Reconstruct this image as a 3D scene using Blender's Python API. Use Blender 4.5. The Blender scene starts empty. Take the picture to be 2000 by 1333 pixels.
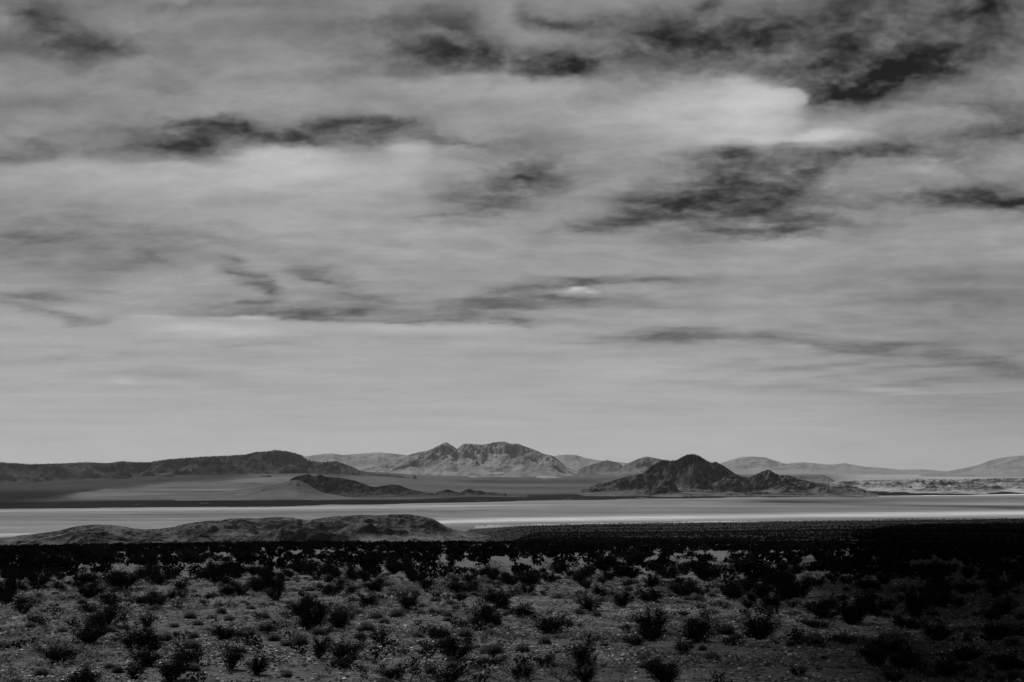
import bpy, math, random
import numpy as np
from mathutils import Vector

# ------------------------------------------------------------------ camera
W, H, F = 2000.0, 1333.0, 2000.0 * 50.0 / 36.0
HORIZON = 915.0
PITCH = math.atan((HORIZON - H / 2) / F)
scene = bpy.context.scene
cam_data = bpy.data.cameras.new('camera')
cam_data.lens = 50.0
cam_data.sensor_width = 36.0
cam_data.clip_start = 0.5
cam_data.clip_end = 200000.0
cam = bpy.data.objects.new('camera', cam_data)
scene.collection.objects.link(cam)
cam.location = (0, 0, 0)
cam.rotation_euler = (math.radians(90) + PITCH, 0, 0)
scene.camera = cam

# ------------------------------------------------------------------ sun, sky light, exposure
SUN_AZ = -34.0       # degrees, clockwise from straight ahead: the sun stands high beyond the view
SUN_EL = 46.0
HAZE = 0.9e-5
FILTER = 0.1           # how much light the deep red filter lets through from the clear sky
sun_data = bpy.data.lights.new('sun', 'SUN')
sun_data.energy = 5.0
sun_data.angle = math.radians(0.5)
sun_data.color = (1.0, 1.0, 1.0)
sun = bpy.data.objects.new('sun', sun_data)
scene.collection.objects.link(sun)
sd = Vector((math.sin(math.radians(SUN_AZ)) * math.cos(math.radians(SUN_EL)),
             math.cos(math.radians(SUN_AZ)) * math.cos(math.radians(SUN_EL)),
             math.sin(math.radians(SUN_EL))))
sun.rotation_euler = sd.to_track_quat('Z', 'Y').to_euler()
sun.location = (0, 0, 50)

world = bpy.data.worlds.new('World')
scene.world = world
world.use_nodes = True
wn, wl = world.node_tree.nodes, world.node_tree.links
wn.clear()
sky_tex = wn.new('ShaderNodeTexSky')
sky_tex.sky_type = 'NISHITA'
sky_tex.sun_disc = False
sky_tex.sun_elevation = math.radians(SUN_EL)
sky_tex.sun_rotation = math.radians(SUN_AZ)
sep = wn.new('ShaderNodeSeparateColor')      # a red filter: the blue sky goes dark
wl.new(sky_tex.outputs[0], sep.inputs[0])
filt = wn.new('ShaderNodeMath'); filt.operation = 'MULTIPLY'; filt.inputs[1].default_value = FILTER
wl.new(sep.outputs[0], filt.inputs[0])
comb = wn.new('ShaderNodeCombineColor')
for i in range(3):
    wl.new(filt.outputs[0], comb.inputs[i])
bg = wn.new('ShaderNodeBackground')
bg.inputs[1].default_value = 0.05
wl.new(comb.outputs[0], bg.inputs[0])
wo = wn.new('ShaderNodeOutputWorld')
wl.new(bg.outputs[0], wo.inputs[0])

scene.view_settings.view_transform = 'Standard'
scene.view_settings.look = 'None'
scene.view_settings.gamma = 1.0
scene.view_settings.exposure = 0.0
scene.cycles.volume_bounces = 0
scene.cycles.max_bounces = 4
scene.cycles.diffuse_bounces = 2
scene.cycles.transparent_max_bounces = 8
scene.cycles.use_denoising = True

# ------------------------------------------------------------------ helpers
def pix(x, y):
    """pixel of the 2000 x 1333 photograph -> azimuth (rad), tangent of elevation"""
    x = np.asarray(x, float); y = np.asarray(y, float)
    cx, cy = (x - W / 2) / F, (H / 2 - y) / F
    c, s = math.cos(PITCH), math.sin(PITCH)
    wy = c - cy * s
    wz = s + cy * c
    return np.arctan2(cx, wy), wz / np.hypot(cx, wy)

def az_of(x, y=HORIZON):
    return pix(x, y)[0]

def tanel(x, y):
    return pix(x, y)[1]

def project(az, te):
    """azimuth, tangent of elevation -> photograph pixel"""
    X, Y, Z = np.sin(az), np.cos(az), te
    c, s = math.cos(PITCH), math.sin(PITCH)
    d = Y * c + Z * s
    u = -Y * s + Z * c
    d = np.maximum(d, 1e-3)
    return W / 2 + F * X / d, H / 2 - F * u / d

_rng = np.random.RandomState(7)
_GRAD = np.stack([np.cos(np.linspace(0, 2 * np.pi, 256, endpoint=False)),
                  np.sin(np.linspace(0, 2 * np.pi, 256, endpoint=False))], 1)
_PERM = np.arange(256); _rng.shuffle(_PERM); _PERM = np.concatenate([_PERM, _PERM, _PERM])

def perlin(x, y, seed=0):
    x = np.asarray(x, float) + seed * 37.137; y = np.asarray(y, float) + seed * 91.71
    xi = np.floor(x).astype(int); yi = np.floor(y).astype(int)
    xf, yf = x - xi, y - yi
    u = xf * xf * xf * (xf * (xf * 6 - 15) + 10); v = yf * yf * yf * (yf * (yf * 6 - 15) + 10)
    def g(ix, iy, fx, fy):
        k = _PERM[_PERM[ix & 255] + (iy & 255)]
        gr = _GRAD[k]
        return gr[..., 0] * fx + gr[..., 1] * fy
    a = g(xi, yi, xf, yf); b = g(xi + 1, yi, xf - 1, yf)
    c = g(xi, yi + 1, xf, yf - 1); d = g(xi + 1, yi + 1, xf - 1, yf - 1)
    return (a + u * (b - a) + v * ((c + u * (d - c)) - (a + u * (b - a)))) * 1.5

def fbm(x, y, octaves=5, seed=0, gain=0.5, lac=2.03):
    s = 0; a = 1; t = 0
    for i in range(octaves):
        s = s + a * perlin(x * lac ** i, y * lac ** i, seed + i * 3.3)
        t += a; a *= gain
    return s / t

def ridged(x, y, octaves=6, seed=0, gain=0.55, lac=2.07):
    s = 0; a = 1; t = 0; w = 1
    for i in range(octaves):
        n = 1 - np.abs(perlin(x * lac ** i, y * lac ** i, seed + i * 5.1)) * 1.6
        n = np.clip(n, 0, 1) ** 2 * w
        s = s + a * n; t += a; a *= gain
        w = np.clip(n * 1.8, 0, 1)
    return s / t

def sstep(a, b, x):
    t = np.clip((np.asarray(x, float) - a) / (b - a), 0, 1)
    return t * t * (3 - 2 * t)

def make_mesh(name, verts, faces, smooth=False, attrs=None):
    """verts (n,3); faces (m,k) array, or a list of such arrays"""
    me = bpy.data.meshes.new(name)
    if not isinstance(faces, list):
        faces = [faces]
    verts = np.ascontiguousarray(verts, np.float32)
    me.vertices.add(len(verts)); me.vertices.foreach_set('co', verts.ravel())
    nl = sum(f.size for f in faces); nf = sum(len(f) for f in faces)
    me.loops.add(nl); me.polygons.add(nf)
    me.loops.foreach_set('vertex_index', np.concatenate([f.ravel() for f in faces]).astype(np.int32))
    tot = np.concatenate([np.full(len(f), f.shape[1]) for f in faces])
    start = np.concatenate([[0], np.cumsum(tot)[:-1]]).astype(np.int32)
    me.polygons.foreach_set('loop_start', start)
    me.polygons.foreach_set('use_smooth', np.full(nf, smooth, bool))
    me.update(calc_edges=True)
    for k, v in (attrs or {}).items():
        a = me.attributes.new(k, 'FLOAT', 'POINT')
        a.data.foreach_set('value', np.ascontiguousarray(v, np.float32).ravel())
    return me

def add_obj(name, me, mat=None, parent=None, loc=None, **props):
    o = bpy.data.objects.new(name, me)
    if mat is not None and me is not None and len(me.materials) == 0:
        me.materials.append(mat)
    scene.collection.objects.link(o)
    if parent: o.parent = parent
    if loc is not None: o.location = loc
    for k, v in props.items(): o[k] = v
    return o

def grid_faces(nr, nc):
    i = np.arange(nr * nc).reshape(nr, nc)
    return np.stack([i[:-1, :-1], i[:-1, 1:], i[1:, 1:], i[1:, :-1]], -1).reshape(-1, 4)

def new_mat(name):
    m = bpy.data.materials.new(name); m.use_nodes = True
    n, l = m.node_tree.nodes, m.node_tree.links
    n.clear()
    out = n.new('ShaderNodeOutputMaterial')
    return m, n, l, out

def noise_node(n, l, vec, scale, detail=6, rough=0.6):
    t = n.new('ShaderNodeTexNoise')
    t.inputs['Scale'].default_value = scale; t.inputs['Detail'].default_value = detail
    t.inputs['Roughness'].default_value = rough
    l.new(vec, t.inputs['Vector'])
    return t.outputs[0]

def maprange(n, l, val, a, b, c, d, smooth=False):
    m = n.new('ShaderNodeMapRange')
    if smooth: m.interpolation_type = 'SMOOTHSTEP'
    l.new(val, m.inputs[0])
    for i, v in enumerate((a, b, c, d)): m.inputs[i + 1].default_value = v
    return m.outputs[0]

def math_node(n, l, op, a, b=None):
    m = n.new('ShaderNodeMath'); m.operation = op
    for i, v in enumerate((a, b)):
        if v is None: continue
        if isinstance(v, (int, float)): m.inputs[i].default_value = v
        else: l.new(v, m.inputs[i])
    return m.outputs[0]

def mixf(n, l, fac, a, b):
    m = n.new('ShaderNodeMix'); m.data_type = 'FLOAT'
    for i, v in ((0, fac), (2, a), (3, b)):
        if isinstance(v, (int, float)): m.inputs[i].default_value = v
        else: l.new(v, m.inputs[i])
    return m.outputs[0]

def grey(n, l, val):
    c = n.new('ShaderNodeCombineColor')
    for i in range(3): l.new(val, c.inputs[i])
    return c.outputs[0]

def surface(n, l, out, val, bump=None, strength=0.5, dist=1.0, rough=0.95, spec=0.0):
    b = n.new('ShaderNodeBsdfPrincipled')
    b.inputs['Roughness'].default_value = rough
    b.inputs['Specular IOR Level'].default_value = spec
    b.inputs['IOR'].default_value = 1.0 if spec == 0 else 1.45
    l.new(grey(n, l, val), b.inputs['Base Color'])
    if bump is not None:
        bp = n.new('ShaderNodeBump'); bp.inputs['Strength'].default_value = strength
        bp.inputs['Distance'].default_value = dist
        l.new(bump, bp.inputs['Height']); l.new(bp.outputs[0], b.inputs['Normal'])
    l.new(b.outputs[0], out.inputs[0])
    return b

# ------------------------------------------------------------------ terrain height
PLAYA = -90.0
PX = np.array([-400, 0, 500, 700, 900, 1100, 1250, 1500, 1750, 2000, 2400.0])
near_y = np.array([1056, 1051, 1040, 1032, 1024, 1023, 1021, 1018, 1015, 1012, 1008.0])
far_y = np.array([996, 995, 991.5, 987.5, 983, 978.5, 976, 972, 970, 965.5, 962.0])
AZK = az_of(PX, 1000)
d_near_k = PLAYA / tanel(PX, near_y)
d_far_k = PLAYA / tanel(PX, far_y)

KD = np.array([0, 12, 34, 80, 150, 300, 500, 800, 1400, 2400.0])
KY = np.array([0, 0, 1333, 1152, 1098, 1070, 1061, 1050, 1036, 1020.0])
KZ = np.array([-4.0, -4.3] + [float(d * tanel(1000, y)) for d, y in zip(KD[2:], KY[2:])])

def profile(d):
    def f(q): return np.interp(q, KD, KZ)
    return (f(d * 0.86) + 2 * f(d) + f(d * 1.14)) / 4

def ground_z(az, d):
    az = np.asarray(az, float); d = np.asarray(d, float)
    dn = np.interp(az, AZK, d_near_k); df = np.interp(az, AZK, d_far_k)
    x, y = d * np.sin(az), d * np.cos(az)
    wob = 110 * fbm(x / 300, y / 220, 5, 11)
    dn = dn + wob; df = df + wob * 1.5
    s = 2400.0 / dn
    # right side: an even slope down to the dry lake
    zr = profile(np.minimum(d, dn) * np.where(d > 400, 1 + (s - 1) * sstep(400, 1500, d), 1))
    # left side: the slope breaks at 500 m and drops out of sight behind its own edge
    edge = float(tanel(1000, 1060)) * 500
    zl = np.where(d < 480, profile(d), np.interp(d, [480, 700, 1250, 1900], [profile(480.), -44., -87.5, -91.]))
    left = 1 - sstep(float(az_of(880, 1050)), float(az_of(1060, 1050)), az)
    z = zl * left + zr * (1 - left)
    z = np.minimum(z + 0 * edge, 0)
    # level lake bed
    inlake = sstep(-250, 0, d - dn)
    z = z * (1 - inlake) + (PLAYA - 1.2 * sstep(-60, 120, d - dn)) * inlake
    # far shore and plain
    r = d - df
    far = PLAYA - 1.2 + 1.7 * sstep(-120, 150, r) + 1.5 * sstep(0, 2500, r)
    z = np.where(r > -120, far, z)
    # pale alluvial fan on the left, beyond the lake
    A = np.interp(az, az_of(np.array([-500, 0, 120, 420, 600, 720, 860, 1000]), 950), [10, 14, 30, 58, 62, 42, 12, 0])
    z = z + A * sstep(4300, 8200, d) * np.where(d > 4000, 1, 0)
    # apron under the central mountain
    A2 = np.interp(az, az_of(np.array([620, 800, 1000, 1200, 1350]), 940), [0, 22, 30, 26, 0])
    z = z + A2 * sstep(9500, 13500, d)
    # small relief
    near = (1 - sstep(80, 120, d))
    stony_ = np.clip(0.5 + 1.6 * fbm(x / 5, y / 5, 4, 61), 0.15, 1)
    rel = near * (0.07 * fbm(x / 1.3, y / 1.3, 3, 13) + (0.035 * fbm(x / 0.33, y / 0.33, 3, 15) + 0.05 * np.clip(fbm(x / 0.19, y / 0.19, 2, 17), 0, 1)) * stony_)
    rel = rel + 0.24 * fbm(x / 9, y / 9, 4, 3) + 0.32 * fbm(x / 31, y / 31, 3, 5) * sstep(25, 60, d)
    rel = rel + 1.2 * fbm(x / 120, y / 120, 4, 9) * sstep(150, 600, d)
    rel = rel + 2.5 * fbm(x / 600, y / 600, 4, 10) * sstep(4200, 6000, d)
    rel = rel * (1 - sstep(-300, -50, d - dn) * (1 - sstep(-50, 200, r)))
    z = z + rel
    # washed-out bank in the right foreground
    gx, gy = BANK
    q = (x - gx) * 0.97 + (y - gy) * 0.22; p = -(x - gx) * 0.22 + (y - gy) * 0.97
    z = z - 0.20 * np.exp(-(q / 0.75) ** 4) * np.exp(-(p / 0.16) ** 2)
    return z

BANK = (1e6, 1e6)
def ground_at(px, py):
    """where the ray of a photo pixel meets the near ground"""
    az, te = pix(px, py)
    ds = np.exp(np.linspace(math.log(14), math.log(2300), 3000))
    z = ground_z(np.full(ds.shape, float(az)), ds)
    below = np.nonzero(ds * float(te) <= z)[0]
    d = ds[below[0]] if len(below) else 2300.0
    return d * math.sin(az), d * math.cos(az), float(ground_z(az, d)), d
_b = ground_at(1528, 1264)
BANK = (_b[0], _b[1])

def gz_xy(x, y):
    return ground_z(np.arctan2(x, y), np.hypot(x, y))

# ------------------------------------------------------------------ ground (one sheet to the horizon)
def polar_axes(a0, a1, da):
    fine = np.arange(a0, a1 + 1e-9, da)
    coarse = np.linspace(a1, a0 + 2 * math.pi, 90)[1:]
    return np.concatenate([fine, coarse])

rows = np.concatenate([[0.5, 4, 8, 12], np.exp(np.linspace(math.log(14), math.log(29), 40)), np.exp(np.linspace(math.log(29.1), math.log(75), 760)), np.exp(np.linspace(math.log(75.2), math.log(130), 160)),
                       np.exp(np.linspace(math.log(131), math.log(1650), 150)),
                       np.arange(1670, 5600, 18), np.exp(np.linspace(math.log(5650), math.log(55000), 110))])
azs = polar_axes(math.radians(-25), math.radians(25), math.radians(0.07))
R, A = np.meshgrid(rows, azs, indexing='ij')
Z = ground_z(A, R)
gx, gy = R * np.sin(A), R * np.cos(A)
ppx, ppy = project(A, Z / R)
front = np.abs(A) < 1.2

def belt(y0, y1, soft=2.0, wob=0.0):
    yy = ppy + wob * fbm(gx / 500, gy / 500, 3, 21)
    return sstep(y0 - soft, y0, yy) * (1 - sstep(y1, y1 + soft, yy))

# surface cover: 0 = near gravel; tone is the albedo of the cover
tone = 0.104 - 0.080 * sstep(200, 480, R)
n1 = fbm(gx / 700, gy / 700, 5, 31); n2 = fbm(gx / 2500, gy / 900, 4, 33)
farm = R > np.interp(A, AZK, d_far_k) - 130
t_far = 0.068 + 0.035 * n2 + 0.03 * n1                       # scrubby plain beyond the lake
tone = np.where(farm, t_far, tone)
# dark scrub belt along the far shore
w = np.interp(ppx, [0, 500, 800, 1000, 1300, 1500, 1700, 2000], [14, 15, 9, 14, 11, 8, 9, 8])
yfar = np.interp(ppx, PX, far_y)
m = sstep(-2, 0, yfar - ppy) * 0
rel_y = yfar - ppy + 1.5 * n1
shore = sstep(-3, 1, rel_y) * (1 - sstep(w * 0.85, w * 1.25, rel_y)) * farm
tone = tone * (1 - shore) + 0.011 * shore * (1 + 0.6 * n1)
line = sstep(-2, 0, rel_y) * (1 - sstep(1.5, 3, rel_y)) * farm * sstep(1100, 500, ppx)
tone = tone * (1 - line * 0.8)
# left of the fan the plain is dark
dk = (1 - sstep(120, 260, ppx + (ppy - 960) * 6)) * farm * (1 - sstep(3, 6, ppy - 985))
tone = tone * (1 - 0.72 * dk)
# pale fan
up = np.interp(ppx, [0, 125, 170, 210, 250, 290, 330, 400, 470, 540, 600, 660, 760, 900], [968, 965, 958, 953, 953, 948, 941, 938, 933, 928, 926, 934, 936, 940])
up = up + 5 * fbm(gx / 500, gy / 500, 4, 45)
hi = sstep(0, 5, up - ppy) * farm * (1 - sstep(620, 760, ppx))
tone = tone * (1 - hi) + (0.034 + 0.016 * n1 + 0.016 * fbm(gx / 260, gy / 120, 4, 47)) * hi
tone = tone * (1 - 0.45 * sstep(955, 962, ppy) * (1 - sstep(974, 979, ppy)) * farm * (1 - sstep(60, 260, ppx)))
fan = sstep(0, 4, ppy - up) * farm * (1 - sstep(600, 900, ppx)) * sstep(110, 170, ppx)
fan = fan * (1 - sstep(972, 977, ppy + 3 * n1))
tone = tone * (1 - fan) + (0.092 + 0.08 * np.clip(fbm(gx / 1500, gy / 400, 4, 41), -1, 1) + 0.06 * fbm(gx / 240, gy / 90, 4, 43)) * fan
# near edge of the lake: pale silt between the bushes
dnr = np.interp(A, AZK, d_near_k)
silt = sstep(-330, -40, R - dnr + 240 * fbm(gx / 160, gy / 160, 4, 51)) * (~farm)
tone = tone * (1 - silt) + 0.27 * silt
# dark plain line under the central mountain
pl = belt(938, 943, 2, 2) * farm * sstep(850, 950, ppx) * (1 - sstep(1150, 1200, ppx))
tone = tone * (1 - 0.5 * pl)
# pale sands on the far right
sand = sstep(1580, 1700, ppx) * farm * (1 - sstep(953, 957, ppy))
tone = tone * (1 - sand) + (0.24 + 0.1 * n1) * sand
tone = np.clip(tone, 0.008, 0.5)
stony = np.clip(0.5 + 1.2 * fbm(gx / 5, gy / 5, 4, 61), 0, 1)

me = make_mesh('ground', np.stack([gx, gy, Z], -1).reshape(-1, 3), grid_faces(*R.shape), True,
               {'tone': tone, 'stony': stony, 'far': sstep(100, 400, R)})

mat, n, l, out = new_mat('desert_ground')
tc = n.new('ShaderNodeTexCoord'); ob = tc.outputs['Object']
def attr(n, name):
    a = n.new('ShaderNodeAttribute'); a.attribute_name = name
    return a.outputs['Fac']
tn = attr(n, 'tone'); st = attr(n, 'stony'); fr = attr(n, 'far')
g1 = noise_node(n, l, ob, 5.0, 8, 0.75)
g2 = noise_node(n, l, ob, 0.9, 7, 0.7)
g3 = noise_node(n, l, ob, 0.02, 8, 0.7)
vo = n.new('ShaderNodeTexVoronoi'); vo.inputs['Scale'].default_value = 4.5; l.new(ob, vo.inputs['Vector'])
vcol = n.new('ShaderNodeSeparateColor'); l.new(vo.outputs['Color'], vcol.inputs[0])
peb = maprange(n, l, vcol.outputs[0], 0.2, 1.0, 0.55, 1.7)
peb = mixf(n, l, st, 1.0, peb)
mul = math_node(n, l, 'MULTIPLY', peb, maprange(n, l, g2, 0.33, 0.67, 0.55, 1.5))
mul = math_node(n, l, 'MULTIPLY', mul, maprange(n, l, g1, 0.33, 0.67, 0.55, 1.5))
mul = mixf(n, l, fr, mul, maprange(n, l, g3, 0.3, 0.7, 0.75, 1.25))
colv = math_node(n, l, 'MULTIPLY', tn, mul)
hgt = math_node(n, l, 'ADD', math_node(n, l, 'MULTIPLY', vo.outputs['Distance'], -0.5), math_node(n, l, 'MULTIPLY', g1, 1.3))
hgt = math_node(n, l, 'MULTIPLY', hgt, math_node(n, l, 'SUBTRACT', 1.0, fr))
surface(n, l, out, colv, hgt, 1.0, 0.14)
add_obj('ground', me, mat, kind='structure')

# ------------------------------------------------------------------ dry lake
prow = np.concatenate([np.arange(1500, 5700, 16)])
pa = np.arange(math.radians(-25), math.radians(25), math.radians(0.1))
R2, A2 = np.meshgrid(prow, pa, indexing='ij')
lx, ly = R2 * np.sin(A2), R2 * np.cos(A2)
qx, qy = project(A2, PLAYA / R2)
qy = qy + 1.6 * fbm(lx / 2600, ly / 700, 3, 71)
t = np.full(R2.shape, 0.27)
def stripe(ys, hw, amp, x0=-999, x1=9999):
    global t
    yc = np.interp(qx, [0, 500, 1000, 1500, 2000], ys)
    m = np.exp(-((qy - yc) / hw) ** 2) * sstep(x0 - 150, x0 + 50, qx) * (1 - sstep(x1 - 50, x1 + 150, qx))
    t = t + amp * m
stripe([999, 994, 987, 980, 975], 2.0, 0.12, -999, 900)
stripe([1012, 1006, 1004, 998, 994], 7.0, -0.06)
stripe([1010, 1004, 998, 992, 988], 1.8, -0.04)
stripe([1046, 1032, 1015, 1009, 1003], 4.0, 0.42)
stripe([1030, 1024, 1020, 1012, 1006], 3.5, 0.04, -999, 1000)
stripe([1046, 1032, 1015, 1009, 1003], 5.0, -0.12, -999, 600)
stripe([999, 994, 987, 983, 985], 1.3, 0.06, 900)
stripe([999, 994, 987, 980, 975], 5.0, -0.12, 1500)
stripe([999, 994, 987, 980, 991.5], 3.0, -0.12, 1500)
stripe([999, 994, 987, 972, 966], 1.1, 0.45, 1750)
t = t * (1 + 0.5 * fbm(lx / 900, ly / 130, 4, 73) + 0.35 * fbm(lx / 220, ly / 60, 4, 75))
# grass and scrub drift along the near edge
edge = sstep(-30, 200, R2 - np.interp(A2, AZK, d_near_k) - 60 * fbm(lx / 300, ly / 300, 4, 11))
t = t * (0.72 + 0.28 * edge)
me = make_mesh('dry_lake', np.stack([lx, ly, np.full(R2.shape, PLAYA)], -1).reshape(-1, 3), grid_faces(*R2.shape), True,
               {'tone': np.clip(t * 0.64, 0.03, 0.6)})
mat, n, l, out = new_mat('lake_silt')
tc = n.new('ShaderNodeTexCoord')
g1 = noise_node(n, l, tc.outputs['Object'], 0.012, 8, 0.7)
surface(n, l, out, math_node(n, l, 'MULTIPLY', attr(n, 'tone'), maprange(n, l, g1, 0.3, 0.7, 0.86, 1.14)))
add_obj('dry_lake', me, mat, kind='structure')

# ------------------------------------------------------------------ mountains and hills
def rock_material(name, dark, light, scale, bump_dist, slope=(0.55, 0.95), bc=0.5):
    mat, n, l, out = new_mat(name)
    tc = n.new('ShaderNodeTexCoord'); ob = tc.outputs['Object']
    a = noise_node(n, l, ob, scale, 9, 0.68)
    mp = n.new('ShaderNodeMapping'); mp.inputs['Scale'].default_value = (1, 1, 0.35); l.new(ob, mp.inputs[0])
    b = noise_node(n, l, mp.outputs[0], scale * 5.0, 8, 0.72)
    geo = n.new('ShaderNodeNewGeometry'); sx = n.new('ShaderNodeSeparateXYZ'); l.new(geo.outputs['True Normal'], sx.inputs[0])
    fl = maprange(n, l, sx.outputs[2], slope[0], slope[1], 0.0, 1.0)          # debris lies on the gentle slopes
    f = math_node(n, l, 'ADD', math_node(n, l, 'MULTIPLY', fl, 0.55), maprange(n, l, a, 0.36, 0.66, -0.3, 0.65))
    f = math_node(n, l, 'ADD', f, maprange(n, l, b, 0.36, 0.64, -bc, bc))
    fc = n.new('ShaderNodeClamp'); l.new(f, fc.inputs[0])
    v = mixf(n, l, fc.outputs[0], dark, light)
    surface(n, l, out, v, b, 0.9, bump_dist)
    return mat

def massif(name, sil, D, Wf, Wb, base=-92.0, cols=400, rws=150, carve=0.55, L=400.0, seed=0, wig=0.12, mat=None, p=1.25, crest=0.16, jag=0.03, rough=0.16, gain=0.6, **props):
    sx = np.array([s[0] for s in sil], float); sy = np.array([s[1] for s in sil], float)
    xs = np.linspace(sx[0], sx[-1], cols)
    ys = np.interp(xs, sx, sy)
    az, te = pix(xs, ys)
    Dr = D * (1 + wig * 0.5 * fbm(xs / 180, xs * 0 + seed, 3, seed))
    Hh = np.maximum(te * Dr - base, 0.0)
    endf = sstep(0, 0.05, np.linspace(0, 1, cols)) * sstep(0, 0.05, np.linspace(1, 0, cols))
    Hh = Hh * (0.0 + 1.0 * endf)
    vf = np.linspace(0, 1, rws) ** 1.15
    vb = -np.linspace(1, 0, rws // 3)[:-1]
    v = np.concatenate([vb, vf])
    V, C = np.meshgrid(v, np.arange(cols), indexing='ij')
    azg = az[C]; Drg = Dr[C]; Hg = Hh[C]
    wv = 1 + 0.35 * fbm(xs / 90, xs * 0 + 3, 2, seed + 2)[C]
    dist = np.where(V >= 0, V * Wf, V * Wb)
    d = Drg - dist
    X, Y = d * np.sin(azg), d * np.cos(azg)
    tt = np.clip(np.abs(V) / np.clip(wv, 0.5, 1.0), 0, 1)
    prof = (1 - tt) ** p
    # warped ridge noise carves the gullies
    wx = X + 0.35 * L * fbm(X / L, Y / L, 3, seed + 5); wy = Y + 0.35 * L * fbm(X / L + 9, Y / L, 3, seed + 6)
    rn = ridged(wx / L, wy / (L * 1.25), 7, seed + 7, gain)
    rn = np.clip((rn - 0.08) * 1.9, 0, 1.3)
    env = crest + (1 - crest) * sstep(0.0, 0.2, np.abs(V))
    h = Hg * prof * (1 - carve * env * (1 - rn))
    h = h * (1 + rough * fbm(X / (L * 0.13), Y / (L * 0.13), 4, seed + 9))
    h = h * (1 + 0.5 * rough * fbm(X / (L * 0.05), Y / (L * 0.05), 3, seed + 10))
    h = h + Hg * jag * (rn - 0.6) * (1 - sstep(0.0, 0.25, tt))
    # keep the skyline that the range has in the photograph
    el_ = (base + h) / d
    k_ = el_.argmax(0); cc = np.arange(cols)
    hk = np.maximum(h[k_, cc], 1.0); need_ = np.maximum(te * d[k_, cc] - base, 0.0) * endf
    f_ = np.clip(need_ / hk, 0.3, 3.0)
    f_ = np.convolve(np.pad(f_, 3, mode='edge'), np.array([1, 2, 3, 4, 3, 2, 1]) / 16.0, 'valid')
    h = h * f_[None, :]
    zz = base + h - 3.0 * (tt >= 1)
    me = make_mesh(name, np.stack([X, Y, zz], -1).reshape(-1, 3), grid_faces(len(v), cols)[:, ::-1], False)
    me.polygons.foreach_set('use_smooth', np.ones(len(me.polygons), bool))
    return add_obj(name, me, mat, kind='structure', **props)

m_dark = rock_material('dark_varnished_rock', 0.005, 0.13, 0.011, 9.0, (0.80, 1.0))
m_hill = rock_material('dark_hill_rock', 0.005, 0.075, 0.02, 5.0, (0.96, 1.0))
m_left = rock_material('dark_range_rock', 0.013, 0.06, 0.0022, 14.0, (0.75, 1.0))
m_pale = rock_material('pale_range_rock', 0.085, 0.235, 0.0022, 30.0, (0.5, 1.0), 0.45)
m_mid = rock_material('grey_range_rock', 0.05, 0.13, 0.002, 25.0, (0.7, 1.0))
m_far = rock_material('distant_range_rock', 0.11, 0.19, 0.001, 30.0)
m_near = rock_material('near_hill_rock', 0.014, 0.12, 0.02, 2.0, (0.86, 1.0), 0.16)
m_sand = rock_material('pale_sand_and_rock', 0.06, 0.34, 0.006, 3.0, (0.93, 0.995), 0.3)

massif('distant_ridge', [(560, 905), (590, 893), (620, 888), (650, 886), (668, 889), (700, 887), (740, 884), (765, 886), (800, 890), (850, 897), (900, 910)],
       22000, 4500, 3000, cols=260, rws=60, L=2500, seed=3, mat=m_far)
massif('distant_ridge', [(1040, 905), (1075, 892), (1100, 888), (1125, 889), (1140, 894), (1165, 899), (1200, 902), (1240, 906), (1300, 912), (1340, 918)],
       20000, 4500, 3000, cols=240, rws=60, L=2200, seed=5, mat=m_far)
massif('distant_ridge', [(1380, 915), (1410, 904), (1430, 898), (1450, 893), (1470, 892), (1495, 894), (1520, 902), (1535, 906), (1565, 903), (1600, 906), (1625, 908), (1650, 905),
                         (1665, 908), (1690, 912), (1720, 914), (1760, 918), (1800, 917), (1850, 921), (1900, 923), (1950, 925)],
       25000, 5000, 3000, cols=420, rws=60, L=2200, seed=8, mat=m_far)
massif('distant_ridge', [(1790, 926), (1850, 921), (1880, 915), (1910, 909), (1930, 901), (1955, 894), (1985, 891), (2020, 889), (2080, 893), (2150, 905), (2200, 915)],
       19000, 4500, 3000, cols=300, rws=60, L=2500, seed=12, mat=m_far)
massif('pale_mountain', [(640, 935), (680, 921), (715, 912), (740, 905), (765, 899), (790, 895), (800, 888), (815, 884), (835, 881), (850, 874), (862, 868), (872, 864), (882, 870), (893, 877),
                         (905, 867), (920, 867), (940, 869), (955, 867), (965, 864), (985, 863), (998, 867), (1013, 867), (1025, 872), (1045, 879), (1060, 886), (1078, 890), (1092, 900), (1105, 912), (1130, 922), (1180, 932), (1240, 938)],
       15500, 4600, 3000, cols=760, rws=260, carve=0.55, jag=0.0, L=1000, seed=21, mat=m_pale, p=1.1)
massif('grey_hill', [(1125, 920), (1140, 912), (1165, 905), (1178, 901), (1187, 899), (1197, 902), (1208, 904), (1217, 911), (1230, 921), (1250, 930)],
       13500, 1500, 1200, cols=200, rws=90, L=900, seed=25, mat=m_mid)
massif('grey_hill', [(1195, 930), (1210, 915), (1225, 906), (1245, 897), (1255, 894), (1263, 892), (1275, 894), (1290, 897), (1310, 905), (1340, 915), (1370, 925)],
       13800, 1600, 1200, cols=220, rws=90, L=900, seed=27, mat=m_mid)
massif('grey_hill', [(1530, 942), (1548, 933), (1560, 929), (1575, 932), (1590, 931), (1605, 928), (1618, 932), (1632, 940)],
       9500, 700, 600, cols=140, rws=60, L=500, seed=29, mat=m_mid)
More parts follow.
